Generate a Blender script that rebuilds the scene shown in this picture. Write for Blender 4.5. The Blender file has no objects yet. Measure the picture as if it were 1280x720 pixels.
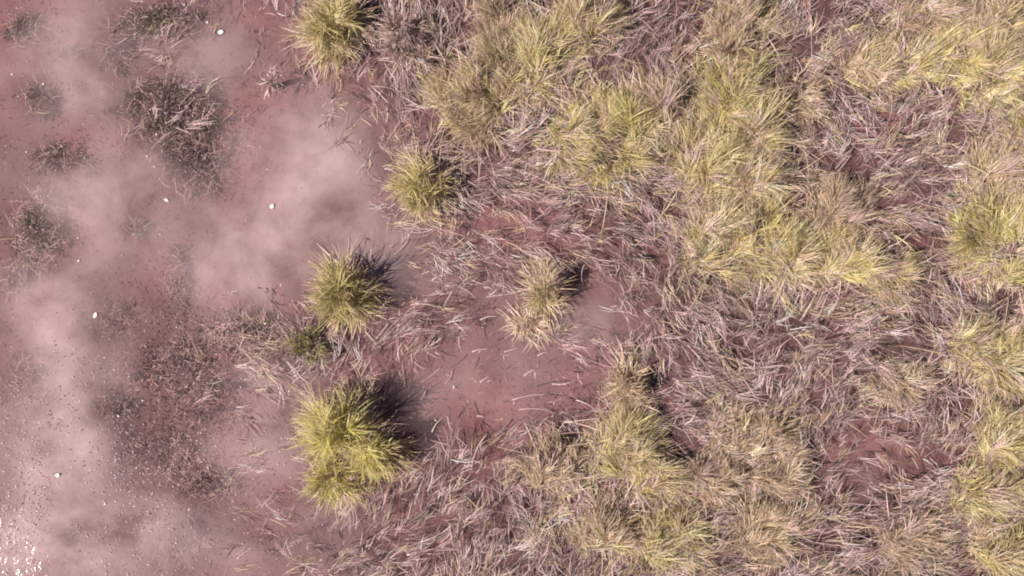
import bpy, math, random
import numpy as np

rng = np.random.default_rng(7)
random.seed(7)
R = math.radians
scene = bpy.context.scene
col = scene.collection

# ------------------------------------------------------------------ camera, sky, sun, exposure
PPM = 160.0                       # photograph pixels per metre on the water
CAM_H = 4.0 / math.tan(R(30))     # 8 m of water across a 60 degree lens
cam_d = bpy.data.cameras.new('camera')
cam_d.sensor_width = 36
cam_d.lens = 18 / math.tan(R(30))
cam_d.clip_start = 0.05
cam_d.clip_end = 500
cam = bpy.data.objects.new('camera', cam_d)
cam.location = (0, 0, CAM_H)
col.objects.link(cam)
scene.camera = cam

SUN_EL = R(50)
SUN_AZ = math.atan2(-0.36, -0.93)              # direction TO the sun, measured from +X
sd = (math.cos(SUN_AZ) * math.cos(SUN_EL), math.sin(SUN_AZ) * math.cos(SUN_EL), math.sin(SUN_EL))
world = bpy.data.worlds.new('World')
scene.world = world
world.use_nodes = True
wn = world.node_tree
sky = wn.nodes.new('ShaderNodeTexSky')
sky.sky_type = 'NISHITA'
sky.sun_disc = False
sky.sun_elevation = SUN_EL
sky.sun_rotation = math.atan2(sd[0], sd[1])
sky.altitude = 3800
wn.links.new(sky.outputs[0], wn.nodes['Background'].inputs[0])
wn.nodes['Background'].inputs[1].default_value = 0.05

sun_d = bpy.data.lights.new('sun', 'SUN')
sun_d.energy = 5.0
sun_d.angle = R(0.53)
sun_d.color = (1.0, 0.93, 0.86)
sun = bpy.data.objects.new('sun', sun_d)
from mathutils import Vector
sun.rotation_euler = (-Vector(sd)).to_track_quat('-Z', 'Y').to_euler()
sun.location = (0, 0, 12)
col.objects.link(sun)

scene.view_settings.view_transform = 'Standard'
scene.view_settings.look = 'None'
scene.view_settings.gamma = 1.0
scene.view_settings.exposure = 0.38
scene.cycles.transparent_max_bounces = 16
scene.cycles.filter_width = 2.0

# ------------------------------------------------------------------ helpers
def W(px, py, z=0.0):
    """photograph pixel -> point of the place at height z"""
    k = (CAM_H - z) / CAM_H
    return np.array([(px - 640.0) / PPM * k, (360.0 - py) / PPM * k, z])

def tag(o, label, cat, group=None, kind=None):
    o['label'] = label
    o['category'] = cat
    if group: o['group'] = group
    if kind: o['kind'] = kind
    return o

def empty(name, loc):
    o = bpy.data.objects.new(name, None)
    o.location = loc
    o.empty_display_size = 0.1
    col.objects.link(o)
    return o

def mesh_obj(name, v, f, mat, parent=None, colr=None, smooth=False, attrs=None, loc=(0, 0, 0)):
    """v (N,3), f (M,4) quads"""
    me = bpy.data.meshes.new(name)
    v = np.asarray(v, dtype=np.float32)
    f = np.asarray(f, dtype=np.int32)
    me.vertices.add(len(v)); me.vertices.foreach_set('co', v.ravel())
    k = f.shape[1]
    me.loops.add(f.size); me.loops.foreach_set('vertex_index', f.ravel())
    me.polygons.add(len(f))
    me.polygons.foreach_set('loop_start', np.arange(0, f.size, k, dtype=np.int32))
    if smooth:
        me.polygons.foreach_set('use_smooth', np.ones(len(f), dtype=bool))
    me.update(calc_edges=True)
    me.validate()
    if colr is not None:
        a = me.color_attributes.new('tint', 'FLOAT_COLOR', 'POINT')
        c = np.ones((len(v), 4), dtype=np.float32); c[:, :3] = colr
        a.data.foreach_set('color', c.ravel())
    for n, arr in (attrs or {}).items():
        a = me.attributes.new(n, 'FLOAT', 'POINT')
        a.data.foreach_set('value', np.asarray(arr, dtype=np.float32))
    me.materials.append(mat)
    o = bpy.data.objects.new(name, me)
    o.location = loc
    if parent: o.parent = parent
    col.objects.link(o)
    return o

def vnoise(x, y, seed=0, octaves=3):
    """smooth value noise, about -1..1"""
    out = np.zeros_like(x, dtype=float); amp = 1.0; tot = 0
    for o in range(octaves):
        g = np.random.default_rng(seed * 31 + o).uniform(-1, 1, (64, 64))
        fx = x * 2 ** o + 17.3 * o; fy = y * 2 ** o + 9.1 * o
        ix = np.floor(fx).astype(int); iy = np.floor(fy).astype(int)
        u = fx - ix; w = fy - iy
        u = u * u * (3 - 2 * u); w = w * w * (3 - 2 * w)
        a = g[ix % 64, iy % 64]; b = g[(ix + 1) % 64, iy % 64]
        c = g[ix % 64, (iy + 1) % 64]; d = g[(ix + 1) % 64, (iy + 1) % 64]
        out += amp * ((a * (1 - u) + b * u) * (1 - w) + (c * (1 - u) + d * u) * w)
        tot += amp; amp *= 0.5
    return out / tot

def table(T, px, py):
    """bilinear look-up in a table of 80 px cells"""
    T = np.asarray(T, float)
    gx = np.clip((px - 40) / 80.0, 0, T.shape[1] - 1.001)
    gy = np.clip((py - 40) / 80.0, 0, T.shape[0] - 1.001)
    ix = gx.astype(int); iy = gy.astype(int); u = gx - ix; w = gy - iy
    return (T[iy, ix] * (1 - u) + T[iy, ix + 1] * u) * (1 - w) + (T[iy + 1, ix] * (1 - u) + T[iy + 1, ix + 1] * u) * w

def blobs(px, py, L):
    out = np.zeros_like(px, dtype=float)
    for (x, y, rx, ry, a) in L:
        out += a * np.exp(-(((px - x) / rx) ** 2 + ((py - y) / ry) ** 2))
    return out

# how thickly the dead grass lies (0..9), read off the photograph
DRY = [
 [0, 0, 1, 0, 1, 4, 6, 5, 6, 7, 8, 8, 8, 8, 8, 7],
 [0, 0, 1, 0, 1, 1, 5, 7, 7, 7, 8, 8, 8, 8, 8, 8],
 [0, 0, 0, 0, 0, 0, 3, 6, 8, 8, 8, 8, 8, 7, 8, 8],
 [0, 0, 0, 0, 0, 0, 2, 3, 5, 7, 8, 8, 8, 8, 8, 8],
 [0, 0, 0, 0, 0, 0, 2, 2, 3, 4, 7, 8, 8, 8, 7, 8],
 [0, 0, 0, 1, 2, 4, 3, 1, 1, 2, 6, 7, 6, 7, 7, 8],
 [0, 0, 0, 0, 1, 2, 1, 0, 1, 4, 7, 8, 6, 6, 7, 8],
 [0, 0, 0, 0, 1, 2, 3, 4, 6, 7, 8, 8, 6, 5, 7, 8],
 [0, 0, 0, 0, 1, 3, 5, 6, 7, 8, 8, 8, 7, 6, 7, 8]]
# bare or nearly bare openings in it
HOLES = [(482, 352, 40, 26, 6), (512, 530, 34, 36, 6), (722, 372, 24, 22, 6), (600, 475, 75, 50, 6), (660, 285, 55, 22, 3), (770, 400, 40, 26, 4), (590, 380, 60, 20, 2),
         (1115, 152, 26, 17, 5), (1090, 562, 40, 30, 5), (1085, 600, 30, 16, 3), (1005, 258, 16, 26, 9),
         (985, 195, 12, 30, 4), (1255, 398, 40, 10, 5), (1148, 445, 24, 14, 5), (835, 478, 22, 18, 5),
         (915, 440, 14, 22, 4), (1010, 470, 36, 16, 3), (715, 565, 28, 12, 3), (560, 70, 34, 24, 3),
         (660, 12, 22, 14, 4), (690, 140, 20, 14, 3), (1150, 300, 26, 30, 3), (730, 350, 22, 20, 3),
         (1000, 100, 12, 40, 5), (992, 60, 16, 14, 4), (1003, 225, 10, 20, 4), (1040, 160, 8, 26, 4), (1012, 90, 20, 8, 4), (760, 120, 14, 10, 4), (700, 95, 10, 14, 4), (850, 90, 10, 8, 4), (1160, 395, 18, 8, 4), (1075, 360, 22, 10, 4), (590, 215, 20, 10, 4), (1190, 130, 16, 10, 4), (1110, 430, 18, 10, 4), (840, 545, 10, 30, 4), (870, 560, 14, 20, 3), (1170, 580, 40, 12, 4), (1020, 620, 26, 8, 5), (650, 625, 24, 10, 5), (820, 320, 14, 6, 4), (770, 290, 10, 20, 3), (930, 340, 8, 20, 4), (960, 410, 30, 8, 3), (1280, 330, 8, 20, 3), (1200, 210, 10, 20, 4), (1240, 175, 30, 8, 4),
         (830, 245, 20, 10, 3), (1180, 570, 40, 22, 2), (880, 80, 12, 10, 4)]
def dry_density(px, py):
    d = table(DRY, px, py) - blobs(px, py, HOLES)
    d = d + 2.4 * vnoise(px / 55.0, py / 55.0, 3) * np.clip(d / 3, 0, 1)
    return np.clip(d, 0, 9) / 9.0

# old wet grey-brown grass among the paler straw
GREYS = [(780, 40, 70, 40, .9), (820, 75, 40, 30, .8), (575, 205, 40, 40, 1), (530, 60, 50, 50, .8), (870, 530, 40, 40, .9), (1150, 250, 40, 70, .9), (985, 120, 24, 110, .9), (1190, 390, 60, 30, .8), (620, 250, 50, 20, .6),
         (900, 470, 50, 40, .7), (1200, 580, 60, 40, .6), (1120, 440, 50, 30, .7), (700, 345, 50, 30, .8), (1240, 150, 40, 30, .7), (720, 555, 40, 20, .8), (960, 30, 40, 40, .7), (850, 330, 40, 40, .5), (1020, 560, 50, 60, .6), (490, 400, 40, 40, .8), (440, 470, 60, 30, .7), (640, 640, 50, 20, .8)]
# lie of the fallen grass: (px, py, angle in degrees, y up)
FLOW = [(500, 60, 95), (560, 40, 70), (600, 130, 150), (640, 40, 100), (700, 60, 80), (760, 30, 60), (560, 260, -20),
        (620, 220, -25), (700, 215, -30), (760, 250, -40), (700, 290, -35), (800, 280, -62), (830, 310, -72),
        (830, 150, 120), (900, 200, 75), (900, 300, 60), (940, 110, 80), (1000, 60, 50), (1030, 150, -50),
        (1080, 150, -45), (1130, 130, 75), (1150, 60, 55), (1240, 60, 50), (1180, 150, 60), (1240, 140, 10), (1110, 190, 20),
        (1060, 220, 70), (1020, 300, 85), (1100, 330, -20), (1160, 250, 5), (1200, 310, 175), (1250, 230, 80),
        (1170, 350, -45), (980, 390, 65), (1040, 420, 40), (900, 380, -60), (820, 420, -60), (880, 450, -55),
        (700, 500, 175), (740, 460, -40), (680, 440, 30), (560, 470, 45), (540, 400, 10), (600, 590, 60), (660, 600, 75),
        (740, 600, 85), (800, 470, 100), (850, 520, -35), (900, 540, 40), (960, 500, 25), (1000, 440, 60), (980, 600, 60),
        (1040, 540, 55), (1100, 490, -30), (1120, 580, -50), (1180, 510, 110), (1210, 540, 80), (1250, 460, 5),
        (1250, 580, 20), (1180, 620, 10), (420, 470, 30), (340, 440, -40), (280, 420, -35), (500, 600, 60), (330, 560, 10)]
FL = np.array(FLOW, float)
def flow_angle(px, py):
    w = 1.0 / (((px[:, None] - FL[None, :, 0]) ** 2 + (py[:, None] - FL[None, :, 1]) ** 2) + 250.0) ** 1.5
    a = np.radians(FL[:, 2])
    return np.arctan2((w * np.sin(a)).sum(1), (w * np.cos(a)).sum(1))

# ------------------------------------------------------------------ materials
def new_mat(name):
    m = bpy.data.materials.new(name); m.use_nodes = True
    nt = m.node_tree; nt.nodes.clear()
    return m, nt, nt.nodes.new('ShaderNodeOutputMaterial')

def grass_mat(name, rough=0.55, transl=0.22):
    m, nt, out = new_mat(name)
    N, L = nt.nodes, nt.links
    at = N.new('ShaderNodeAttribute'); at.attribute_name = 'tint'
    tc = N.new('ShaderNodeTexCoord')
    no = N.new('ShaderNodeTexNoise'); no.inputs['Scale'].default_value = 60; no.inputs['Detail'].default_value = 3
    mr = N.new('ShaderNodeMapRange'); mr.inputs[3].default_value = 0.72; mr.inputs[4].default_value = 1.28
    mx = N.new('ShaderNodeMix'); mx.data_type = 'RGBA'; mx.blend_type = 'MULTIPLY'; mx.inputs[0].default_value = 1
    p = N.new('ShaderNodeBsdfPrincipled'); p.inputs['Roughness'].default_value = rough
    p.inputs['Specular IOR Level'].default_value = 0.25
    tr = N.new('ShaderNodeBsdfTranslucent'); ms = N.new('ShaderNodeMixShader'); ms.inputs[0].default_value = transl
    L.new(tc.outputs['Object'], no.inputs['Vector']); L.new(no.outputs[0], mr.inputs[0])
    L.new(at.outputs['Color'], mx.inputs[6]); L.new(mr.outputs[0], mx.inputs[7])
    L.new(mx.outputs[2], p.inputs['Base Color']); L.new(mx.outputs[2], tr.inputs['Color'])
    L.new(p.outputs[0], ms.inputs[1]); L.new(tr.outputs[0], ms.inputs[2]); L.new(ms.outputs[0], out.inputs[0])
    return m
M_GRASS = grass_mat('grass_blade', 0.55, 0.34)
M_DRY = grass_mat('dead_straw', 0.6, 0.06)
M_WEED = grass_mat('water_weed', 0.7, 0.1)

def mud_mat():
    m, nt, out = new_mat('pond_mud')
    N, L = nt.nodes, nt.links
    tc = N.new('ShaderNodeTexCoord')
    def noise(s, d=4, r=0.55):
        n = N.new('ShaderNodeTexNoise'); n.inputs['Scale'].default_value = s; n.inputs['Detail'].default_value = d
        n.inputs['Roughness'].default_value = r; L.new(tc.outputs['Object'], n.inputs['Vector']); return n
    def mix(a, b, f, blend='MIX'):
        x = N.new('ShaderNodeMix'); x.data_type = 'RGBA'; x.blend_type = blend
        for sock, v in ((6, a), (7, b), (0, f)):
            if hasattr(v, 'is_linked'): L.new(v, x.inputs[sock])
            else: x.inputs[sock].default_value = v
        return x.outputs[2]
    def ramp(n, a, b):
        r = N.new('ShaderNodeMapRange'); r.inputs[1].default_value = a; r.inputs[2].default_value = b
        L.new(n, r.inputs[0]); return r.outputs[0]
    def attr(n):
        a = N.new('ShaderNodeAttribute'); a.attribute_name = n; return a.outputs['Fac']
    n1, n2, n3, n4 = noise(0.9), noise(3.2, 5), noise(14, 5, 0.65), noise(70, 3, 0.6)
    c = mix((0.25, 0.118, 0.124, 1), (0.22, 0.132, 0.144, 1), ramp(n1.outputs[0], 0.38, 0.62))
    c = mix(c, (0.17, 0.085, 0.086, 1), ramp(n2.outputs[0], 0.52, 0.75))
    f = N.new('ShaderNodeMath'); f.operation = 'MULTIPLY'; L.new(attr('peat_shade'), f.inputs[0]); L.new(ramp(n3.outputs[0], 0.2, 0.7), f.inputs[1])
    c = mix(c, (0.085, 0.048, 0.044, 1), f.outputs[0])  # dark peat soil, its colour also carrying the shade in the grass gaps
    f2 = N.new('ShaderNodeMath'); f2.operation = 'MULTIPLY'; L.new(attr('algae'), f2.inputs[0]); L.new(ramp(n3.outputs[0], 0.3, 0.62), f2.inputs[1])
    c = mix(c, (0.07, 0.055, 0.05, 1), f2.outputs[0])
    f3 = N.new('ShaderNodeMath'); f3.operation = 'MULTIPLY'; L.new(attr('rust'), f3.inputs[0]); L.new(ramp(n2.outputs[0], 0.3, 0.65), f3.inputs[1])
    c = mix(c, (0.31, 0.14, 0.128, 1), f3.outputs[0])
    c = mix(c, (0.55, 0.43, 0.42, 1), ramp(n4.outputs[0], 0.60, 0.95))
    p = N.new('ShaderNodeBsdfPrincipled'); p.inputs['Roughness'].default_value = 0.75
    p.inputs['Specular IOR Level'].default_value = 0.2
    L.new(c, p.inputs['Base Color'])
    b = N.new('ShaderNodeBump'); b.inputs['Strength'].default_value = 0.6; b.inputs['Distance'].default_value = 0.02
    L.new(n3.outputs[0], b.inputs['Height']); L.new(b.outputs[0], p.inputs['Normal'])
    L.new(p.outputs[0], out.inputs[0])
    return m
M_MUD = mud_mat()

def water_mat():
    m, nt, out = new_mat('pond_water')
    N, L = nt.nodes, nt.links
    tc = N.new('ShaderNodeTexCoord')
    def noise(s, d=2, r=0.5):
        n = N.new('ShaderNodeTexNoise'); n.inputs['Scale'].default_value = s; n.inputs['Detail'].default_value = d
        n.inputs['Roughness'].default_value = r; L.new(tc.outputs['Object'], n.inputs['Vector']); return n
    at = N.new('ShaderNodeAttribute'); at.attribute_name = 'silt'
    ar = N.new('ShaderNodeAttribute'); ar.attribute_name = 'ripple'
    tr = N.new('ShaderNodeBsdfTransparent'); tr.inputs[0].default_value = (0.93, 0.88, 0.88, 1)
    df = N.new('ShaderNodeBsdfDiffuse'); df.inputs[0].default_value = (0.53, 0.372, 0.372, 1)
    n0 = noise(1.9, 6, 0.58); n0.inputs['Distortion'].default_value = 0.2
    mr = N.new('ShaderNodeMapRange'); mr.inputs[1].default_value = 0.32; mr.inputs[2].default_value = 0.62
    mr.inputs[3].default_value = 0.30; mr.inputs[4].default_value = 1.15
    L.new(n0.outputs[0], mr.inputs[0])
    mu = N.new('ShaderNodeMath'); mu.operation = 'MULTIPLY'; mu.use_clamp = True
    L.new(at.outputs['Fac'], mu.inputs[0]); L.new(mr.outputs[0], mu.inputs[1])
    ms = N.new('ShaderNodeMixShader'); L.new(mu.outputs[0], ms.inputs[0]); L.new(tr.outputs[0], ms.inputs[1]); L.new(df.outputs[0], ms.inputs[2])
    # small wind ripples
    na, nb = noise(13, 2), noise(36, 2)
    ad = N.new('ShaderNodeMath'); ad.operation = 'MULTIPLY_ADD'; ad.inputs[1].default_value = 0.45
    L.new(nb.outputs[0], ad.inputs[0]); L.new(na.outputs[0], ad.inputs[2])
    pa = noise(1.4, 3); pr = N.new('ShaderNodeMapRange'); pr.inputs[1].default_value = 0.40; pr.inputs[2].default_value = 0.62
    L.new(pa.outputs[0], pr.inputs[0])
    am = N.new('ShaderNodeMath'); am.operation = 'MULTIPLY'; L.new(pr.outputs[0], am.inputs[0]); L.new(ar.outputs['Fac'], am.inputs[1])
    b = N.new('ShaderNodeBump'); b.inputs['Distance'].default_value = 0.0050
    L.new(ad.outputs[0], b.inputs['Height']); L.new(am.outputs[0], b.inputs['Strength'])
    gl = N.new('ShaderNodeBsdfGlossy'); gl.inputs['Roughness'].default_value = 0.11; L.new(b.outputs[0], gl.inputs['Normal'])
    fr = N.new('ShaderNodeFresnel'); fr.inputs[0].default_value = 1.33; L.new(b.outputs[0], fr.inputs['Normal'])
    m2 = N.new('ShaderNodeMixShader'); L.new(fr.outputs[0], m2.inputs[0]); L.new(ms.outputs[0], m2.inputs[1]); L.new(gl.outputs[0], m2.inputs[2])
    L.new(m2.outputs[0], out.inputs[0])
    return m
M_WATER = water_mat()

def plain_mat(name, c, rough=0.6):
    m, nt, out = new_mat(name)
    N, L = nt.nodes, nt.links
    tc = N.new('ShaderNodeTexCoord'); n = N.new('ShaderNodeTexNoise'); n.inputs['Scale'].default_value = 45
    L.new(tc.outputs['Object'], n.inputs['Vector'])
    mr = N.new('ShaderNodeMapRange'); mr.inputs[3].default_value = 0.8; mr.inputs[4].default_value = 1.15
    L.new(n.outputs[0], mr.inputs[0])
    mx = N.new('ShaderNodeMix'); mx.data_type = 'RGBA'; mx.blend_type = 'MULTIPLY'; mx.inputs[0].default_value = 1
    mx.inputs[6].default_value = (*c, 1); L.new(mr.outputs[0], mx.inputs[7])
    p = N.new('ShaderNodeBsdfPrincipled'); p.inputs['Roughness'].default_value = rough
    L.new(mx.outputs[2], p.inputs['Base Color']); L.new(p.outputs[0], out.inputs[0])
    return m
M_WHITE = plain_mat('white_down', (0.85, 0.83, 0.80))
M_ROOT = plain_mat('root_crown', (0.14, 0.085, 0.07), 0.85)

# ------------------------------------------------------------------ the pond bed and the water
def bed_z(x, y):
    x = np.asarray(x, float); y = np.asarray(y, float)
    px = x * PPM + 640; py = 360 - y * PPM
    d = table(DRY, px, py) / 9.0
    d = np.clip(d - 0.35 * np.exp(-(((px - 620) / 110) ** 2 + ((py - 460) / 90) ** 2)), 0, 1)
    z = -0.24 + 0.20 * np.clip(d * 1.15, 0, 1)
    return z + 0.025 * vnoise(x * 1.6, y * 1.6, 5) + 0.012 * vnoise(x * 6, y * 6, 6, 2)

def axis(inner, n, outer):
    a = np.linspace(-inner, inner, n)
    e = inner + (outer - inner) * (np.linspace(0, 1, 14)[1:]) ** 2.2
    return np.concatenate([-e[::-1], a, e])

def sheet(name, ax, ay, zf, mat, attrs):
    X, Y = np.meshgrid(ax, ay)
    x = X.ravel(); y = Y.ravel()
    v = np.stack([x, y, zf(x, y)], 1)
    nx, ny = len(ax), len(ay)
    i = np.arange((ny - 1) * (nx - 1)); r = i // (nx - 1); c = i % (nx - 1); k = r * nx + c
    f = np.stack([k, k + 1, k + 1 + nx, k + nx], 1)
    px = x * PPM + 640; py = 360 - y * PPM
    o = mesh_obj(name, v, f, mat, smooth=True, attrs={n: fn(px, py) for n, fn in attrs.items()})
    o['kind'] = 'structure'
    return o

ALGAE = [(245, 520, 100, 80, .28), (215, 150, 60, 60, .5), (60, 500, 50, 50, .4), (20, 30, 22, 26, 1), (35, 115, 22, 24, 1), (190, 18, 60, 24, .9), (205, 135, 50, 45, 1), (230, 190, 40, 40, .8), (70, 195, 50, 22, .7),
         (30, 280, 32, 50, 1), (8, 350, 14, 30, .8), (160, 285, 14, 12, .9), (220, 455, 40, 60, .9), (300, 420, 60, 26, .9), (130, 515, 24, 18, 1),
         (190, 560, 60, 30, .6), (30, 480, 28, 24, .6), (265, 490, 40, 14, .5), (250, 610, 40, 20, .8), (380, 425, 36, 30, .8),
         (120, 400, 30, 30, .5), (520, 60, 60, 40, .8), (570, 210, 40, 30, .7), (210, 360, 16, 40, .5), (135, 60, 14, 26, .6)]
RUST = [(315, 120, 30, 40, .9), (95, 170, 40, 30, .7), (180, 330, 26, 30, .9), (330, 300, 40, 50, .9), (560, 440, 80, 60, .6), (660, 300, 70, 40, .6),
        (295, 12, 30, 14, .7), (270, 360, 30, 40, .7), (620, 500, 70, 40, .7), (300, 540, 60, 40, .5), (340, 215, 20, 14, .6), (1110, 150, 40, 30, .8), (1090, 560, 60, 40, .6), (120, 350, 30, 20, .5)]
SILT = [(400, 190, 70, 70, .75), (330, 270, 60, 80, .45), (440, 290, 80, 30, .45), (290, 345, 70, 45, .55), (80, 60, 80, 60, .5), (250, 70, 60, 50, .35),
        (60, 370, 70, 50, .45), (80, 560, 60, 110, .85), (75, 440, 50, 60, .6), (160, 260, 70, 60, .45), (330, 560, 50, 60, .4), (90, 250, 50, 40, .45),
        (240, 560, 50, 24, .3), (350, 480, 60, 30, .4), (470, 350, 70, 40, .4), (730, 405, 50, 30, .45), (600, 480, 90, 40, .35), (150, 650, 110, 40, .25),
        (170, 190, 50, 30, .35), (110, 130, 50, 40, .3), (60, 690, 90, 50, .6), (260, 690, 80, 40, .4)]
ax_, ay_ = axis(5.4, 190, 60), axis(3.6, 130, 60)
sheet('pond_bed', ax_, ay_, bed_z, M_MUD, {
    'peat_shade': lambda px, py: np.clip(table(DRY, px, py) / 7.0, 0, 1) * (1 - np.clip(blobs(px, py, [(600, 470, 130, 90, 1), (660, 285, 60, 30, .7), (1115, 152, 30, 20, .8), (1090, 562, 50, 40, .8)]), 0, 1)),
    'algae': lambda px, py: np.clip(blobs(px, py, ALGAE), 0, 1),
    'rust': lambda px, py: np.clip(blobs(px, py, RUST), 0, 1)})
sheet('pond_water', ax_, ay_, lambda x, y: x * 0, M_WATER, {
    'silt': lambda px, py: np.clip(0.08 * np.clip((520 - px) / 120, 0, 1) + 0.08 + blobs(px, py, SILT) * 0.76 - .22 * blobs(px, py, ALGAE), 0.06, 0.92) * np.clip(1.15 - table(DRY, px, py) / 8.0, 0, 1),
    'ripple': lambda px, py: np.clip(0.25 + 0.75 * np.exp(-(((px - 0) / 260) ** 2 + ((py - 680) / 200) ** 2)) - table(DRY, px, py) / 12, 0.05, 1)})

# ------------------------------------------------------------------ grass blades
def blades(root, az, el, length, droop, width, colr, segs=5, swirl=None, floor=None, tipcol=None, roll=None):
    """ribbons growing from root: el = first elevation, droop = bend by the tip (radians)"""
    n = len(root)
    s = np.linspace(0, 1, segs + 1)
    sw = np.zeros(n) if swirl is None else swirl
    P = np.zeros((n, segs + 1, 3)); P[:, 0] = root
    T = np.zeros((n, segs + 1, 3))
    for k in range(segs + 1):
        e = el - droop * s[k] ** 1.25; a = az + sw * s[k]
        T[:, k] = np.stack([np.cos(e) * np.cos(a), np.cos(e) * np.sin(a), np.sin(e)], 1)
        if k: P[:, k] = P[:, k - 1] + (T[:, k] + T[:, k - 1]) * 0.5 * (length / segs)[:, None]
    if floor is not None:
        P[:, :, 2] = np.maximum(P[:, :, 2], floor[:, None])
    side = np.stack([-np.sin(az), np.cos(az), np.zeros(n)], 1)[:, None, :].repeat(segs + 1, 1)
    up = np.cross(T, side)
    r = rng.normal(0, 0.5, n) if roll is None else roll
    side = side * np.cos(r)[:, None, None] + up * np.sin(r)[:, None, None]
    prof = (0.75 + 0.6 * s) * (1 - s ** 2.6) + 0.10
    hw = (width[:, None] * 0.5 * prof[None, :])[:, :, None]
    V = np.stack([P - side * hw, P + side * hw], 2).reshape(-1, 3)
    base = (np.arange(n) * (segs + 1) * 2)[:, None]
    k = np.arange(segs)[None, :] * 2
    a = base + k
    F = np.stack([a, a + 1, a + 3, a + 2], 2).reshape(-1, 4)
    C = colr[:, None, :].repeat(segs + 1, 1)
    if tipcol is not None:
        C = C * (1 - s[None, :, None] ** 2) + tipcol[:, None, :] * s[None, :, None] ** 2
    C = C[:, :, None, :].repeat(2, 2).reshape(-1, 3)
    return V, F, C

def pick(pal, n, wts=None):
    pal = np.array(pal, float)
    i = rng.choice(len(pal), n, p=None if wts is None else np.array(wts) / sum(wts))
    c = pal[i] * rng.uniform(0.72, 1.25, (n, 1)) * rng.uniform(0.95, 1.05, (n, 3))
    return np.clip(c, 0.01, 0.85)

MAUVE = [(0.62, 0.43, 0.415), (0.52, 0.345, 0.335), (0.69, 0.50, 0.47), (0.32, 0.195, 0.185), (0.77, 0.58, 0.54)]
TAN = [(0.64, 0.48, 0.34), (0.55, 0.40, 0.27), (0.72, 0.57, 0.42), (0.42, 0.29, 0.20)]
YEL = [(0.73, 0.595, 0.30), (0.64, 0.525, 0.24), (0.83, 0.68, 0.41), (0.49, 0.38, 0.175)]
GRN = [(0.48, 0.42, 0.15), (0.38, 0.33, 0.11), (0.62, 0.52, 0.22), (0.25, 0.215, 0.07)]
BRT = [(0.76, 0.65, 0.22), (0.66, 0.57, 0.18), (0.84, 0.73, 0.34), (0.52, 0.45, 0.13)]
GREY = [(0.37, 0.25, 0.24), (0.24, 0.155, 0.145), (0.48, 0.36, 0.34), (0.15, 0.095, 0.088)]

def root_mound(parent, rad, zlo, zhi):
    n, m = 14, 5
    V = []; 
    for j in range(m):
        t = j / (m - 1)
        for i in range(n):
            a = 2 * math.pi * i / n
            rr = rad * (1 - 0.62 * t ** 1.5) * (1 + 0.14 * math.sin(3 * a + 1.3) + random.uniform(-.08, .08))
            V.append((rr * math.cos(a), rr * math.sin(a), zlo + (zhi - zlo) * t))
    F = [(j * n + i, j * n + (i + 1) % n, (j + 1) * n + (i + 1) % n, (j + 1) * n + i) for j in range(m - 1) for i in range(n)]
    V.append((0, 0, zhi + 0.01)); t = len(V) - 1
    F += [((m - 1) * n + i, (m - 1) * n + (i + 1) % n, t, t) for i in range(0)]
    top = [((m - 1) * n + i, (m - 1) * n + (i + 1) % n, (m - 1) * n + (i + 2) % n, t) for i in range(0, n, 2)]
    return mesh_obj('root_crown', V, np.array(F + top), M_ROOT, parent, smooth=True)

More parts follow.
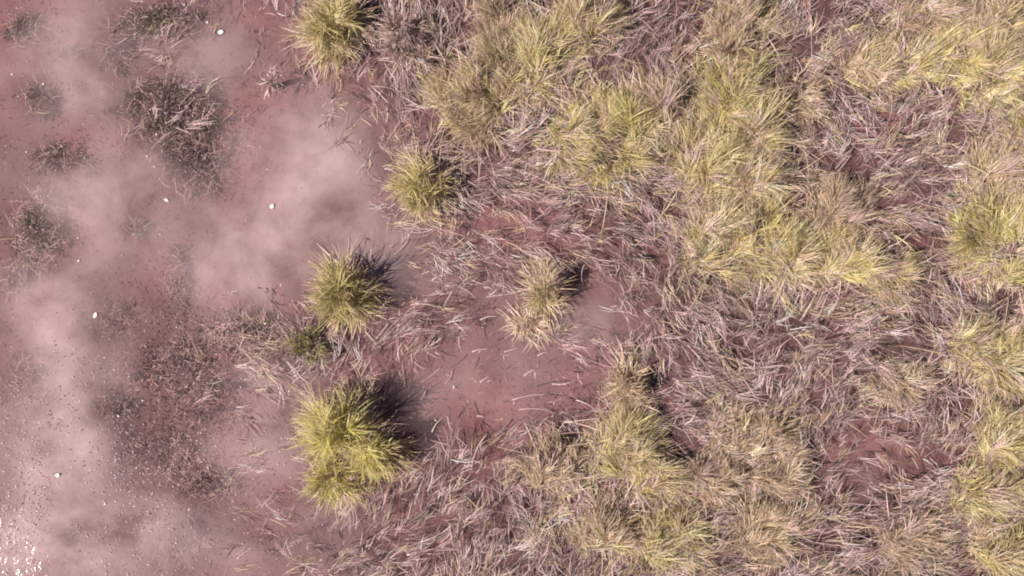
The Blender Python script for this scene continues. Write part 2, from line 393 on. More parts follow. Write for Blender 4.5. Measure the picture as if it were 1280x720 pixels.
def tuft(n, R0, rx, ry, h, pal, lean, segs=5, spread=1.0, wid=(0.006, 0.011), outer=False, tip=None, droop=(0.4, 1.1), z0=-0.06):
    """an oval tuft of several tillers in local coordinates: rx, ry reach of the crown in metres, h its height"""
    if outer:
        th = rng.uniform(0, 2 * np.pi, n); q = np.sqrt(rng.uniform(0.25, 1, n))
        lob = 1 + .22 * np.sin(2 * th + rx * 90) + .16 * np.sin(5 * th + ry * 70)
        bx = np.cos(th) * q * rx * 0.7 * lob; by = np.sin(th) * q * ry * 0.7 * lob
        az = th + rng.normal(0, .55, n)
        el = R(40) + rng.normal(0, R(16), n); dr = rng.uniform(0.6, 1.3, n); L = h * rng.uniform(0.35, 1.05, n) * lob
        c = pick(pal, n); sw = rng.normal(0, .5, n)
    else:
        m = max(6, int(n / 12))
        tt = rng.uniform(0, 2 * np.pi, m); tq = np.sqrt(rng.uniform(0, 1, m)) * (1 + .24 * np.sin(2 * tt + rx * 50) + .2 * np.sin(3 * tt + ry * 80) + .12 * np.sin(7 * tt + rx * 33)) * rng.uniform(.85, 1.08, m)
        tx = np.cos(tt) * tq * rx * .88; ty = np.sin(tt) * tq * ry * .88
        dome = np.clip(1 - tq ** 2, 0, 1)
        tz = h * .72 * dome * rng.uniform(.15, 1, m)
        ta = np.arctan2(.75 * np.sin(tt) * tq + lean[1] * 2.2 + rng.normal(0, .55, m), .75 * np.cos(tt) * tq + lean[0] * 2.2 + rng.normal(0, .55, m))
        te = R(64) - R(20) * tq * spread + rng.normal(0, R(14), m)
        tl = rng.uniform(.22, .44, m); tb = rng.uniform(.7, 1.25, m); tp = rng.integers(0, len(pal), m)
        i = rng.integers(0, m, n)
        bx = tx[i] + rng.normal(0, .014, n); by = ty[i] + rng.normal(0, .014, n); z0 = z0 + tz[i]
        az = ta[i] + rng.normal(0, .4, n); el = te[i] + rng.normal(0, R(10), n)
        L = h * tl[i] * rng.uniform(.4, 1.35, n); dr = rng.uniform(droop[0], droop[1], n)
        edge = np.clip(tq[i] - .55, 0, 1)
        c = np.where((rng.uniform(0, 1, n) < .4)[:, None], pick(pal, n), np.array(pal)[tp[i]] * rng.uniform(.8, 1.2, (n, 1))) * tb[i][:, None]
        c = c * (1 - edge)[:, None] + pick(TAN[:3], n) * edge[:, None]
        sw = rng.normal(0, .45, n)
    wd = rng.uniform(wid[0], wid[1], n)
    t = pick(tip or pal, n)
    root = np.stack([bx, by, np.zeros(n) + z0], 1)
    return blades(root, az, el, L, dr, wd, np.clip(c, .01, .85), segs, sw, np.full(n, 0.006) + rng.uniform(0, .02, n) if outer else None, t)

def patch_blades(n, px, py, rx, ry, h, pal, tip, wid):
    """blades of a tussock in the closed grass bed, in locks combed by the wind (local coordinates)"""
    m = max(8, n // 6)
    th = rng.uniform(0, 2 * np.pi, m); q = np.sqrt(rng.uniform(0, 1, m)) * (1 + .22 * np.sin(2 * th + px) + .18 * np.sin(3 * th + py)) + rng.normal(0, .08, m)
    ox = q * rx * np.cos(th); oy = q * ry * np.sin(th)
    keep = vnoise((px + ox * PPM) / 12.0, (py - oy * PPM) / 12.0, 57, 2) + rng.normal(0, .2, m) > -.02 + .24 * blobs(px + ox * PPM, py - oy * PPM, HOLES)
    ox, oy, th, q = ox[keep], oy[keep], th[keep], q[keep]; m = len(ox)
    gx = px + ox * PPM; gy = py - oy * PPM
    fa = flow_angle(gx, gy) + 1.3 * vnoise(gx / 18.0, gy / 18.0, 51, 2) + rng.normal(0, .5, m)
    la = np.arctan2(np.sin(fa) + .55 * q * np.sin(th), np.cos(fa) + .55 * q * np.cos(th))
    lump = vnoise(gx / 18.0, gy / 18.0, 52, 2)
    le = R(56) + R(22) * lump + rng.normal(0, R(10), m) - R(14) * q
    ll = h * rng.uniform(.40, .95, m) * (1.1 - .4 * np.clip(q, 0, 1.2)) * (1 + .45 * lump)
    ls = rng.normal(0, .5, m); ld = rng.uniform(.5, 1.5, m)
    lc = pick(pal + TAN[:1] + TAN[2:3] + MAUVE[2:3], m) * (1 + .25 * vnoise(gx / 30.0, gy / 30.0, 53, 2))[:, None]
    lz = .13 * h / .3 * np.clip(1 - q * q, 0, 1) * rng.uniform(.2, 1, m) * np.clip(1 + 1.2 * lump, .2, 1.8)
    i = rng.integers(0, m, n)
    c = lc[i] * np.where(rng.uniform(0, 1, n) < .2, rng.uniform(.25, .55, n), rng.uniform(.75, 1.4, n))[:, None]
    stray = rng.uniform(0, 1, n) < .15
    return blades(np.stack([ox[i] + rng.normal(0, .016, n), oy[i] + rng.normal(0, .016, n), lz[i] - .01], 1), la[i] + rng.normal(0, .25, n) + stray * rng.normal(0, 1, n), le[i] + rng.normal(0, R(8), n),
                  ll[i] * rng.uniform(.55, 1.1, n), ld[i] * rng.uniform(.7, 1.3, n), rng.uniform(wid[0], wid[1], n), np.clip(c, .01, .88), 4, ls[i] + rng.normal(0, .3, n), None, c * .6 + .4 * pick(tip, n))

def tussock(name, px, py, rx, ry, h, pal, skirt, label, group=None, cat='grass tussock', lean=(0, 0), n=None, nd=None, singles=0, tip=None, spread=1.0, wid=(0.004, 0.0078), droop=(0.4, 1.3), bed=False):
    p = W(px, py, h * 0.55); zb = float(bed_z(p[0], p[1]))
    e = empty(name, (p[0], p[1], zb))
    tag(e, label, cat, group)
    k_ = 1.0 if bed else .82
    if not bed: n = int(n * 1.7); h *= 1.1
    rx *= k_ / PPM; ry *= k_ / PPM
    a = rx * ry * math.pi
    n = n or int(3600 * a ** 0.8) + 120
    nd = nd if nd is not None else int(n * 0.35)
    root_mound(e, min(rx, ry) * 0.5, -0.02, -zb + 0.015)
    if bed: v, f, c = patch_blades(n, px, py, rx, ry, h, pal, tip or (pal + TAN[:1]), wid)
    else: v, f, c = tuft(n, None, rx, ry, h, pal, lean, 5, spread, wid, False, tip or (pal + TAN[:3] + TAN[2:3]), droop, -0.02)
    v[:, 2] -= zb
    o = mesh_obj('green_blades', v, f, M_GRASS, e, c); o['kind'] = 'stuff'
    if nd:
        v, f, c = tuft(nd, None, rx * 1.05, ry * 1.05, max(rx, ry) * (1.35 if bed else 1.1), skirt, lean, 5, 1, (0.005, 0.009), True, skirt)
        v[:, 2] -= zb
        o = mesh_obj('dry_blades', v, f, M_DRY, e, c); o['kind'] = 'stuff'
    for i in range(singles):
        v, f, c = tuft(1, None, rx * 0.9, ry * 0.9, h * .62, skirt if i % 2 else pal, lean, 7, 1.3, (0.010, 0.014), True, skirt)
        v[:, 2] -= zb
        mesh_obj('arching_blade', v, f, M_GRASS, e, c)
    return e

# tussocks standing alone in or by the open water
tussock('grass_tussock', 424, 368, 33, 48, 0.46, GRN + YEL[:2], TAN + MAUVE[2:3], 'olive green grass tussock with a dark blurred shadow, two bare stalks standing in its shade', n=720, nd=170, singles=12, lean=(-.06, .06))
tussock('grass_tussock', 527, 230, 32, 46, 0.40, YEL + GRN[:1] + GRN[2:3], TAN + MAUVE[:1], 'yellow-green oval grass tussock at the edge of the pale silty water', n=640, nd=190, singles=12, lean=(-.1, 0))
tussock('grass_tussock', 418, 540, 44, 38, 0.58, BRT, TAN + MAUVE[2:3], 'bright lime-yellow grass tussock casting a deep shadow beside a bent lime tuft', n=860, nd=620, singles=14, lean=(-.1, .1))
tussock('grass_tussock', 462, 570, 34, 28, 0.42, BRT + YEL[:1], TAN, 'bent lime-yellow tuft whose drooping blades join the larger bright tussock', n=440, nd=130, singles=10, lean=(.25, -.22))
tussock('grass_tussock', 414, 602, 36, 34, 0.38, BRT[:2] + GRN[:3], TAN + MAUVE[2:3], 'green tuft with a straw skirt growing below the bright lime tussock', n=430, nd=190, singles=8, lean=(-.1, -.1))
tussock('grass_tussock', 412, 28, 40, 46, 0.42, YEL + GRN[:2], TAN + MAUVE[2:3], 'golden green tussock with long pale blades fringing over bare pink mud', n=820, nd=520, singles=14, lean=(-.1, -.1))
tussock('grass_tussock', 682, 366, 19, 36, 0.42, TAN + YEL, TAN + MAUVE[2:3], 'thin straw-coloured tussock with a narrow black shadow by the small bare pool', n=300, nd=150, singles=8, lean=(0, -.05))
tussock('grass_tussock', 660, 408, 34, 16, 0.18, TAN + YEL[:1], TAN + MAUVE[2:3], 'low spray of pale straw blades at the foot of the thin tussock', n=60, nd=150, singles=6)
tussock('grass_tussock', 382, 430, 32, 30, 0.22, GRN[1:2] + GRN[3:] + [(.13, .14, .04), (.20, .20, .07)] + GREY[3:], GREY, 'low dark green sedge clump under the olive tussock', n=420, nd=200, singles=4, wid=(.004, .007))
tussock('grass_tussock', 335, 98, 12, 16, 0.16, GREY + MAUVE[:1], MAUVE, 'small lone mauve sprig of dry grass in the pale silt', n=50, nd=50, singles=4)
tussock('grass_tussock', 505, 45, 34, 44, 0.26, GREY + MAUVE[:2], GREY + MAUVE, 'grey-mauve dead clump leaning on the golden tussock', n=360, nd=260, singles=6, lean=(.1, -.05))
tussock('grass_tussock', 788, 490, 22, 44, 0.32, TAN + YEL[3:], TAN + MAUVE[:2], 'narrow upright straw tuft between red water and grey fallen grass', n=420, nd=200, singles=2)

# tussocks of the grass bed: (px, py, rx, ry, height, palette, lean)
G1 = 'yellow-green tussock rising among the matted dry grass'
G2 = 'straw-tan tussock rising among the matted dry grass'
BED = [
 (588, 118, 48, 44, .30, YEL + TAN, (-.3, .1), 2), (640, 85, 44, 48, .32, YEL + TAN, (-.1, .1), 2), (682, 62, 36, 46, .32, YEL + TAN[:2], (0, .2), 1),
 (735, 28, 36, 38, .30, YEL + TAN, (.1, .2), 2), (628, 20, 30, 30, .26, TAN, (-.1, .1), 2), (722, 168, 46, 40, .30, YEL + TAN[:1], (-.2, .1), 1),
 (775, 165, 50, 48, .34, YEL + GRN[:1] + TAN[:1], (0, .1), 1), (830, 140, 44, 40, .28, TAN + YEL[:1], (-.1, .1), 2), (916, 118, 44, 46, .36, YEL[:2] + GRN[:1] + GRN[:1] + GRN[2:3] + BRT[1:2], (.1, .2), 1),
 (948, 160, 34, 44, .34, YEL + GRN[:1], (.1, .1), 1), (890, 205, 42, 44, .32, YEL + TAN[:2], (0, .15), 1), (945, 230, 42, 38, .30, TAN + YEL, (.1, .1), 2),
 (905, 60, 38, 34, .26, TAN + YEL[:1], (.2, .2), 2), (940, 20, 36, 30, .26, YEL + TAN, (.1, .2), 2), (900, 300, 40, 46, .34, YEL + TAN[:1], (.1, .2), 1),
 (955, 300, 46, 46, .36, YEL + BRT[:1], (.15, .2), 1), (995, 318, 34, 34, .32, YEL, (.2, .1), 1), (1065, 325, 42, 38, .30, YEL + TAN, (.2, -.05), 1),
 (1110, 338, 34, 30, .26, TAN + YEL[:2], (.3, -.1), 2), (1045, 265, 34, 42, .28, TAN + TAN, (.05, .2), 2), (1090, 75, 36, 32, .26, TAN + YEL, (.25, .2), 2),
 (1150, 72, 44, 32, .28, YEL + TAN, (.3, .2), 1), (1205, 62, 42, 36, .30, YEL + BRT[:1], (.3, .25), 1), (1250, 85, 36, 46, .30, YEL + TAN[:1], (.2, .2), 1),
 (1255, 25, 34, 30, .28, YEL + GREY[:1], (.2, .2), 2), (1170, 20, 40, 26, .26, TAN, (.2, .2), 2), (1250, 215, 34, 34, .28, TAN + YEL[:2], (.1, .2), 2),
 (1236, 290, 36, 44, .30, BRT[:1] + BRT[2:3] + YEL[:3], (-.1, .1), 1), (1276, 305, 36, 56, .30, BRT[:1] + BRT[2:3] + YEL[:3], (0, 0), 1), (1225, 430, 40, 30, .28, TAN + YEL, (.1, .0), 2),
 (1265, 455, 34, 40, .30, YEL + TAN, (.1, 0), 1), (1265, 560, 34, 44, .32, YEL + TAN[:1], (0, .1), 1), (1240, 625, 40, 30, .28, YEL + TAN, (.1, 0), 1),
 (780, 565, 36, 40, .32, YEL + TAN[:1], (0, .1), 1), (820, 598, 36, 32, .28, YEL + TAN, (.1, .1), 2), (690, 590, 36, 34, .24, TAN + MAUVE[2:3], (0, .15), 2),
 (945, 555, 44, 34, .24, TAN + YEL[3:], (.1, .1), 2), (970, 590, 40, 34, .24, TAN, (.05, .15), 2), (890, 600, 34, 30, .24, TAN + MAUVE[:1], (.1, .1), 2),
 (1130, 475, 38, 26, .20, TAN + MAUVE[:1], (-.1, .1), 2), (1290, 150, 30, 40, .28, YEL + TAN, (.1, .1), 1), (1005, 110, 30, 34, .22, TAN + MAUVE[:1], (.1, .2), 2),
 (840, 680, 44, 36, .28, YEL + TAN, (.1, .1), 1), (760, 670, 40, 34, .26, TAN + YEL[:1], (0, .1), 2), (960, 670, 44, 34, .26, TAN + YEL[:1], (.1, .1), 2), (1260, 690, 40, 34, .30, YEL + TAN, (0, .1), 1),
 (1150, 680, 44, 30, .24, TAN, (.1, .1), 2), (1330, 240, 40, 50, .3, YEL + TAN, (0, .1), 1), (1340, 400, 40, 50, .3, YEL + TAN, (0, .1), 1), (1340, 560, 40, 50, .3, YEL + TAN, (0, .1), 1), (1330, 60, 40, 50, .3, YEL + TAN, (0, .1), 1)]
OWN = {(916, 118): 'greenest tussock of the grass bed, standing beside a long dark gap',
       (948, 160): 'yellow-green tussock touching the greenest tussock along the long dark gap',
       (1236, 290): 'lemon-yellow tussock, its fringe hanging over dark mauve grass',
       (1276, 305): 'long lemon-yellow tussock merging with the one that hangs over dark mauve grass',
       (588, 118): 'straw-tan tussock fanning its blades towards the yellow-green oval tussock',
       (628, 20): 'small straw-tan tussock next to a small bare red opening',
       (722, 168): 'yellow-green tussock spilling over the top of a long sweep of fallen straw',
       (690, 590): 'pale pinkish straw tussock between the red pool and a yellow-green tussock',
       (780, 565): 'yellow-green tussock touching the narrow upright straw tuft',
       (1065, 325): 'yellow-green tussock trailing sideways next to dark mauve fallen grass',
       (1130, 475): 'low straw-tan tussock standing beside the bare red mud patch in the grass bed'}
for (px, py, rx, ry, h, pal, lean, k) in BED:
    own = OWN.get((px, py))
    rx *= 1.04; ry *= 1.04
    if k == 2: pal = pal + TAN[:2] + MAUVE[2:3]
    else: pal = [c for c in pal if c not in TAN] + YEL[:1]
    tussock('grass_tussock', px, py, rx, ry, h, pal, TAN + MAUVE[:3], own or (G1 if k == 1 else G2),
            'yellow-green tussocks in the grass bed' if k == 1 else 'straw-tan tussocks in the grass bed', lean=lean, spread=1.1, droop=(.6, 1.5),
            bed=True, n=int(rx * ry * 1.45) + 60, nd=int(rx * ry * 0.05), wid=(.0034, .0062), tip=pal[:3] + YEL[2:3] + TAN[2:3] if k == 1 else None)

# ------------------------------------------------------------------ the fallen, matted grass
def mat_grass(name, nlock, per, zmax, label, palA, lrange, wrange, elr, seed, power=1.0, segs=4):
    """dead grass in combed locks: every lock shares its lie, curl and age"""
    g = np.random.default_rng(seed)
    px = g.uniform(-130, 1500, nlock); py = g.uniform(-170, 900, nlock)
    d = dry_density(np.clip(px, 0, 1280), np.clip(py, 0, 720))
    k = (g.uniform(0, 1, nlock) < d ** power) & (vnoise(px / 17.0, py / 17.0, 58, 2) + g.normal(0, .2, nlock) > -.16 - .3 * (d < .35))
    px, py, d = px[k], py[k], d[k]; m = len(px)
    clump = vnoise(px / 30.0, py / 30.0, 11, 2)
    la = flow_angle(px, py) + .8 * vnoise(px / 70.0, py / 70.0, 12, 2) + .85 * vnoise(px / 26.0, py / 26.0, 15, 2) + g.normal(0, .32, m)
    la[g.uniform(0, 1, m) < .15] += np.pi
    ls = .9 * vnoise(px / 35.0, py / 35.0, 16, 2) + g.normal(0, .45, m)
    ll = g.uniform(lrange[0], lrange[1], m) * (.75 + .35 * d)
    le = g.uniform(elr[0], elr[1], m)
    lz = np.clip(.5 + .7 * clump, 0, 1) * zmax * d * g.uniform(.1, 1, m)
    yel = np.clip(blobs(px, py, [(b[0], b[1], b[2] * 1.25, b[3] * 1.25, .7) for b in BED]), 0, 1)
    isy = g.uniform(0, 1, m) < yel * .8
    lc = np.where(isy[:, None], pick(TAN + YEL[:1] + MAUVE[:1], m), pick(palA, m)) * (1 + .30 * vnoise(px / 40.0, py / 40.0, 14, 2))[:, None]
    gy_ = np.clip(blobs(px, py, GREYS), 0, 1) * g.uniform(.3, 1, m)
    lc = lc * (1 - .5 * gy_)[:, None] + gy_[:, None] * .5 * pick(GREY, m)
    i = np.repeat(np.arange(m), g.integers(max(1, per // 2), per * 3 // 2 + 1, m)); n = len(i)
    stray = g.uniform(0, 1, n) < .22
    ang = la[i] + g.normal(0, .20, n) + stray * g.normal(0, .9, n)
    u = g.normal(0, .012, n); w = g.normal(0, .035, n)
    x = (px[i] - 640) / PPM + w * np.cos(la[i]) - u * np.sin(la[i]); y = (360 - py[i]) / PPM + w * np.sin(la[i]) + u * np.cos(la[i])
    el = le[i] + g.normal(0, .10, n) + stray * g.uniform(0, .4, n)
    z = np.maximum(bed_z(x, y), -.02) + lz[i] * g.uniform(.6, 1.05, n)
    L = ll[i] * g.uniform(.45, 1.1, n)
    c = lc[i] * np.where(g.uniform(0, 1, n) < .34, g.uniform(.18, .5, n), g.uniform(.7, 1.35, n))[:, None] * g.uniform(.96, 1.04, (n, 3))
    V, F, C = blades(np.stack([x, y, z], 1), ang, el, L, el + g.uniform(.1, .7, n), g.uniform(wrange[0], wrange[1], n), np.clip(c, .02, .85), segs, ls[i] + g.normal(0, .25, n), np.maximum(z * .5, .004) + g.uniform(0, .02, n))
    o = mesh_obj(name, V, F, M_DRY, None, C)
    tag(o, label, 'dry grass', kind='stuff')
    return n
n1 = mat_grass('fallen_grass', 48000, 8, 0.20, 'mauve and straw dead grass lying matted over the marsh', MAUVE + MAUVE[:4] + TAN[:2], (0.06, 0.26), (0.0024, 0.0048), (R(2), R(38)), 21)
n2 = mat_grass('grass_litter', 7800, 5, 0.03, 'short brown grass litter lying under the matted dead grass', GREY, (0.06, 0.18), (0.004, 0.009), (R(0), R(24)), 22, 0.8, 3)

# ------------------------------------------------------------------ weed clumps under the water
def weed(px, py, rx, ry, h, pal, label, n, group=None, length=(.05, .16), pale=0.12):
    p = W(px, py); zb = float(bed_z(p[0], p[1]))
    e = empty('water_weed', (p[0], p[1], zb)); tag(e, label, 'water weed', group)
    rx /= PPM; ry /= PPM
    h *= .75; n0 = n; n = int(n * 4.5)
    th = rng.uniform(0, 2 * np.pi, n); q = np.sqrt(rng.uniform(0, 1, n)) * (1 + .28 * np.sin(2 * th + px) + .25 * np.sin(3 * th + py)) + rng.normal(0, .12, n)
    bx = q * rx * np.cos(th); by = q * ry * np.sin(th)
    keep = vnoise((px + bx * PPM) / 14.0, (py + by * PPM) / 14.0, 61, 2) + rng.normal(0, .2, n) > -.02 + .25 * q
    bx, by, th, q = bx[keep], by[keep], th[keep], q[keep]; n = len(bx)
    z = h * (1 - np.clip(q, 0, 1) ** 2) * rng.uniform(0.1, 1, n)
    az = rng.uniform(0, 2 * np.pi, n)
    V, F, C = blades(np.stack([bx, by, z], 1), az, rng.normal(R(8), R(18), n), rng.uniform(length[0], length[1], n) * .55, rng.uniform(0, 1, n), rng.uniform(.003, .007, n), pick(pal, n), 4, rng.normal(0, 1.0, n), np.zeros(n) + 0.004)
    o = mesh_obj('weed_strands', V, F, M_WEED, e, C); o['kind'] = 'stuff'
    m = int(n0 * pale * .6)
    th = rng.uniform(0, 2 * np.pi, m); q = np.sqrt(rng.uniform(.1, 1, m))
    V, F, C = blades(np.stack([q * rx * np.cos(th), q * ry * np.sin(th), np.full(m, h * .8) * rng.uniform(.5, 1, m)], 1), rng.uniform(0, 2 * np.pi, m), rng.normal(R(8), R(12), m), rng.uniform(length[0], length[1] * 1.2, m), rng.uniform(0, .8, m), rng.uniform(.0025, .005, m), pick(MAUVE[2:3] + MAUVE[4:] + TAN[2:3], m), 4, rng.normal(0, .8, m), np.zeros(m) + 0.004)
    o = mesh_obj('bleached_strands', V, F, M_WEED, e, C); o['kind'] = 'stuff'
    return e
DK = [(0.07, 0.062, 0.045), (0.11, 0.085, 0.07), (0.18, 0.135, 0.125), (0.26, 0.19, 0.19)]
DG = [(0.06, 0.062, 0.03), (0.10, 0.095, 0.05), (0.18, 0.14, 0.115)]
PU = [(0.24, 0.15, 0.16), (0.34, 0.22, 0.23), (0.18, 0.11, 0.12)]
weed(202, 130, 62, 50, .20, DG + DK, 'large shaggy grey-green water weed clump with pale strands in the silt', 2300)
weed(232, 200, 46, 42, .18, DK, 'grey weed patch trailing from the large shaggy clump', 1300)
weed(188, 18, 46, 20, .18, DG + DK[:1], 'dark green weed clump in the pale water beyond the large shaggy clump', 800)
weed(32, 285, 32, 52, .22, DK + DG, 'dark upright weed clump with a pale curved rim of dead strands', 1500, pale=.25)
weed(14, 30, 20, 22, .18, DK, 'small dark weed knot with bleached tips', 420, pale=.25)
weed(36, 116, 20, 24, .17, DK + DG, 'small blurred weed clump among pale specks', 360)
weed(70, 58, 12, 12, .10, DK, 'faint little weed smudge in pink silt', 120)
weed(60, 198, 44, 18, .13, DK + PU, 'low grey weed bank with white specks', 480)
weed(5, 345, 12, 26, .15, DK, 'narrow weed strip below the upright rimmed clump', 260, pale=.3)
weed(135, 50, 14, 34, .14, PU + DK, 'thin purple weed streak beside the dark green clump', 320, pale=.3)
weed(212, 345, 14, 46, .14, PU + TAN[3:], 'reddish weed streak reaching down to the mauve straw heap', 420)
weed(240, 232, 34, 14, .13, PU, 'pink-grey weed wisp at the end of the trailing patch', 260)
weed(160, 284, 13, 10, .14, DK, 'short dark weed log with a pale ridge', 200, pale=.5, length=(.04, .09))
weed(220, 462, 36, 44, .17, PU + DK[:2], 'speckled dark purple weed patch under the mauve straw heap', 1100, length=(.03, .09), pale=.3)
weed(132, 516, 22, 16, .17, DK + PU, 'small near-black weed knot with one white strand', 420, length=(.03, .09), pale=.25)
weed(188, 578, 54, 28, .13, PU, 'loose purple weed speckle by the glittering water', 700, length=(.03, .08), pale=.4)
weed(22, 478, 26, 30, .14, PU, 'purple weed spot beside the milky channel', 420, length=(.03, .08), pale=.35)
weed(252, 612, 36, 18, .16, PU + DK[:2], 'brown weed clump with a pale fan of strands', 520, pale=.35)
weed(130, 405, 24, 22, .12, PU, 'small rosy weed patch beside a bright white fleck', 300, length=(.03, .08), pale=.3)
weed(275, 486, 30, 10, .13, PU + DK, 'thin dark weed line in rosy silt', 240, length=(.03, .08))
weed(305, 418, 56, 22, .20, PU + DK[:2] + MAUVE[:2], 'heap of mauve drowned straw and weed', 1300, pale=.5, length=(.05, .2))
weed(345, 470, 40, 30, .15, PU + MAUVE[:2], 'mauve drowned straw trailing left of the low sedge', 420, pale=.5, length=(.05, .16))
weed(262, 520, 58, 30, .14, PU, 'wide faint weed sheet between the speckled purple patch and the pale-fanned clump', 500, length=(.03, .09), pale=.3)
weed(160, 462, 34, 30, .14, PU + DK[:1], 'mottled purple weed island beside the near-black knot', 260, length=(.03, .08), pale=.3)
weed(60, 690, 40, 20, .13, PU, 'purple weed patch in the glittering corner', 300, length=(.03, .08), pale=.4)
weed(200, 680, 60, 24, .14, PU + DK, 'broad weed patch past the pale-fanned clump', 700, length=(.03, .09), pale=.3)

# ------------------------------------------------------------------ single stalks and white flecks
def stalk(x0, y0, x1, y1, z0, z1, c, w=.011, label=None, group=None):
    a = W(x0, y0, z0); b = W(x1, y1, z1)
    d = b - a; L = np.linalg.norm(d)
    n = 6; t = np.linspace(0, 1, n)
    sag = np.array([-d[1], d[0], 0]) * random.uniform(-.12, .12)
    P = t[:, None] * d + np.sin(t * np.pi)[:, None] * sag
    side = np.array([-d[1], d[0], 0]); side = side / (np.linalg.norm(side) + 1e-9)
    upv = np.array([0, 0, 1.0])
    V = []
    for i in range(n):
        r = w * .5 * (1.0 - .7 * t[i])
        for k in range(4):
            an = k * math.pi / 2 + .6
            V.append(P[i] + side * r * math.cos(an) + upv * r * .8 * math.sin(an))
    F = [(i * 4 + k, i * 4 + (k + 1) % 4, (i + 1) * 4 + (k + 1) % 4, (i + 1) * 4 + k) for i in range(n - 1) for k in range(4)] + [(3, 2, 1, 0), tuple(range(4 * n - 4, 4 * n))]
    C = np.tile(np.array(c), (len(V), 1))
    o = mesh_obj('straw_stalk', V, F, M_DRY, None, C, smooth=True, loc=a)
    tag(o, label or 'single pale straw stalk lying on the reddish water', 'straw stalk', group or 'loose straw stalks on the red water')
S2 = 'bare pale stalk standing in the dark shadow of the olive tussock'
for q in [(456, 336, 464, 308), (459, 366, 464, 337), (468, 362, 471, 352)]:
    stalk(*q, -0.2, .16, (.62, .5, .46), .012, S2, 'stalks standing in the tussock shadow')
LOOSE = [(566, 363, 554, 384), (511, 299, 493, 318), (487, 402, 470, 424), (456, 414, 472, 432), (552, 458, 525, 478), (566, 462, 556, 480), (465, 447, 451, 470), (439, 440, 432, 458), (609, 542, 589, 588),
         (533, 488, 526, 500), (552, 430, 528, 436), (518, 452, 534, 462), (590, 440, 610, 436), (574, 420, 577, 440), (600, 478, 612, 470), (640, 500, 690, 494), (648, 512, 700, 520), (690, 480, 720, 476), (705, 528, 750, 522), (720, 500, 744, 512),
         (560, 520, 566, 540), (570, 546, 590, 570), (630, 440, 650, 434), (655, 470, 670, 462), (540, 540, 556, 520), (596, 520, 606, 522), (520, 380, 552, 386), (540, 350, 560, 344), (590, 350, 612, 356), (575, 330, 604, 330),
         (620, 330, 640, 344), (500, 260, 522, 262), (610, 300, 632, 318), (720, 440, 734, 452), (755, 430, 768, 446), (672, 445, 684, 440), (600, 400, 622, 396)]
for q in LOOSE:
    j = random.uniform
    stalk(*q, .012, j(.012, .05), random.choice([(.62, .47, .44), (.55, .38, .35), (.68, .54, .48)]), j(.009, .014))

def fleck(px, py, a, b, ang, label, group=None):
    """a curled downy feather: an oval shallow cup with a quill ridge"""
    p = W(px, py, .01); a *= .8 / PPM; b *= .8 / PPM
    nu, nv = 8, 5; V = []
    for i in range(nu + 1):
        t = i / nu; wdt = b * math.sin(math.pi * (0.06 + 0.9 * t)) ** .7
        for k in range(nv):
            s = k / (nv - 1) * 2 - 1
            x = (t - .5) * 2 * a; y = s * wdt * random.uniform(.85, 1.1)
            z = .004 - .12 * b * s * s + .06 * a * (2 * t - 1) ** 2 + (.1 * b if k == nv // 2 else 0)
            V.append((x * math.cos(ang) - y * math.sin(ang), x * math.sin(ang) + y * math.cos(ang), z))
    F = [(i * nv + k, i * nv + k + 1, (i + 1) * nv + k + 1, (i + 1) * nv + k) for i in range(nu) for k in range(nv - 1)]
    o = mesh_obj('feather', V, F, M_WHITE, None, smooth=True, loc=p)
    tag(o, label, 'feather', group)
fleck(276, 40, 4.2, 3.2, .3, 'round white downy feather floating on pale water near the dark green weed')
fleck(340, 258, 3.6, 3.0, 1.0, 'white downy feather floating alone on the bare pink silt')
fleck(119, 394, 4.6, 2.6, 1.2, 'upright oval white feather beside the small rosy weed patch')
fleck(208, 250, 3.6, 2.0, -.5, 'narrow white feather by the trailing grey weed')
fleck(72, 594, 3.4, 2.8, .2, 'white feather floating in the milky channel near the glitter')
tiny = [(15, 93), (54, 105), (98, 326), (148, 520), (131, 630), (259, 28)]
for (x, y) in tiny:
    fleck(x, y, random.uniform(1.3, 2.0), random.uniform(.9, 1.3), random.uniform(0, 3), 'tiny white fluff speck floating on the water', 'tiny white fluff specks')

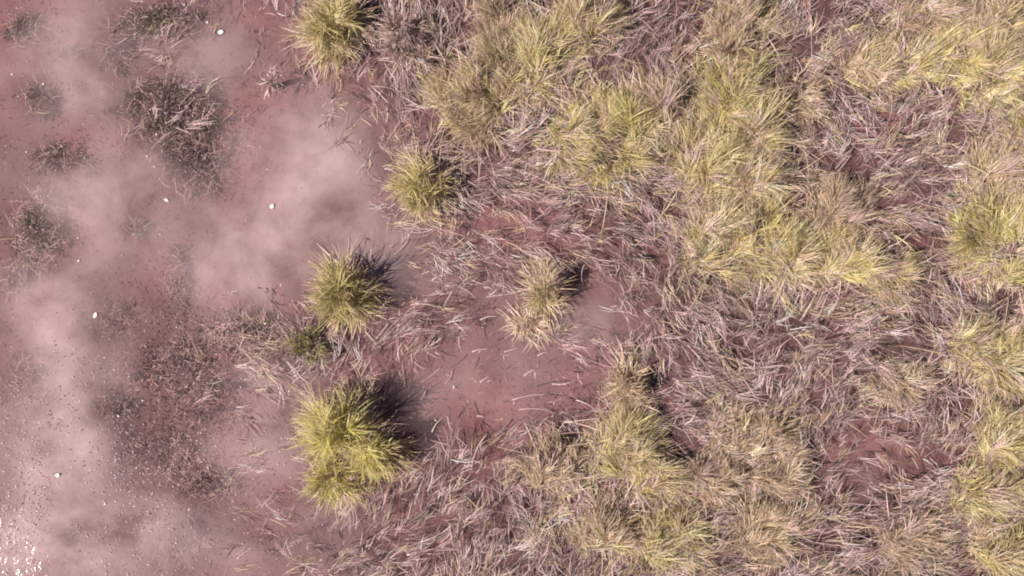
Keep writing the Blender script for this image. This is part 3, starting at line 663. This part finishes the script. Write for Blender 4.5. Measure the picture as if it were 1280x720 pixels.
# floating and drifting bits too many to count
def bits(name, label, n, fn, size, zr, pal, x1=700, wd=(.004, .010)):
    g = np.random.default_rng(5)
    px = g.uniform(-60, x1, n); py = g.uniform(-40, 800, n)
    k = g.uniform(0, 1, n) < fn(px, py); px, py = px[k], py[k]; n = len(px)
    z = g.uniform(zr[0], zr[1], n)
    V, F, C = blades(np.stack([(px - 640) / PPM, (360 - py) / PPM, z], 1), g.uniform(0, 6.28, n), g.normal(0, .15, n), g.uniform(size[0], size[1], n), g.normal(0, .3, n), g.uniform(wd[0], wd[1], n), pick(pal, n), 2, g.normal(0, .6, n), np.full(n, zr[0]), roll=np.zeros(n))
    o = mesh_obj(name, V, F, M_WEED, None, C)
    tag(o, label, 'debris', kind='stuff')
bits('debris_and_sparkle', 'scatter of tiny pale plant bits floating on the water, many imitating sun sparkle', 50000,
     lambda px, py: np.clip(0.012 + .10 * blobs(px, py, ALGAE) + .6 * np.exp(-(((px - 60) / 230) ** 2 + ((py - 620) / 150) ** 2)), 0, 1) * np.clip(vnoise(px / 40, py / 40, 41, 2) + .55, 0, 1), (.006, .022), (.003, .012), PU + MAUVE[:2] + [(.42, .31, .34), (.50, .39, .42), (.55, .43, .46), (.66, .55, .59)])  # the dense pale lilac bits lower left paint in sun glints
bits('sunken_debris', 'scatter of dark rotting plant bits sunk in the shallow water', 30000,
     lambda px, py: np.clip(.10 + .8 * blobs(px, py, ALGAE) + .3 * np.exp(-(((px - 190) / 130) ** 2 + ((py - 500) / 130) ** 2)), 0, .8) * np.clip(1 - table(DRY, px, py) / 6, 0, 1), (.02, .05), (-.07, -.008), PU + PU + DK[2:])
bits('straw_chaff', 'broken bits of straw and dark crumbs strewn over the red shallow pool', 16000,
     lambda px, py: np.clip(blobs(px, py, [(560, 330, 90, 60, .35), (600, 450, 110, 70, .5), (700, 470, 70, 60, .5), (500, 440, 60, 50, .6), (650, 290, 80, 30, .4), (570, 560, 60, 50, .4), (760, 410, 50, 30, .25)]), 0, .8) * np.clip(vnoise(px / 26, py / 26, 43, 2) + .4, 0, 1),
     (.012, .06), (.003, .014), MAUVE + PU + PU + [(.40, .22, .19), (.62, .46, .42)], 900, (.003, .007))
print('mat blades', n1, n2, 'triangles', sum(len(m.polygons) * 2 for m in bpy.data.meshes))
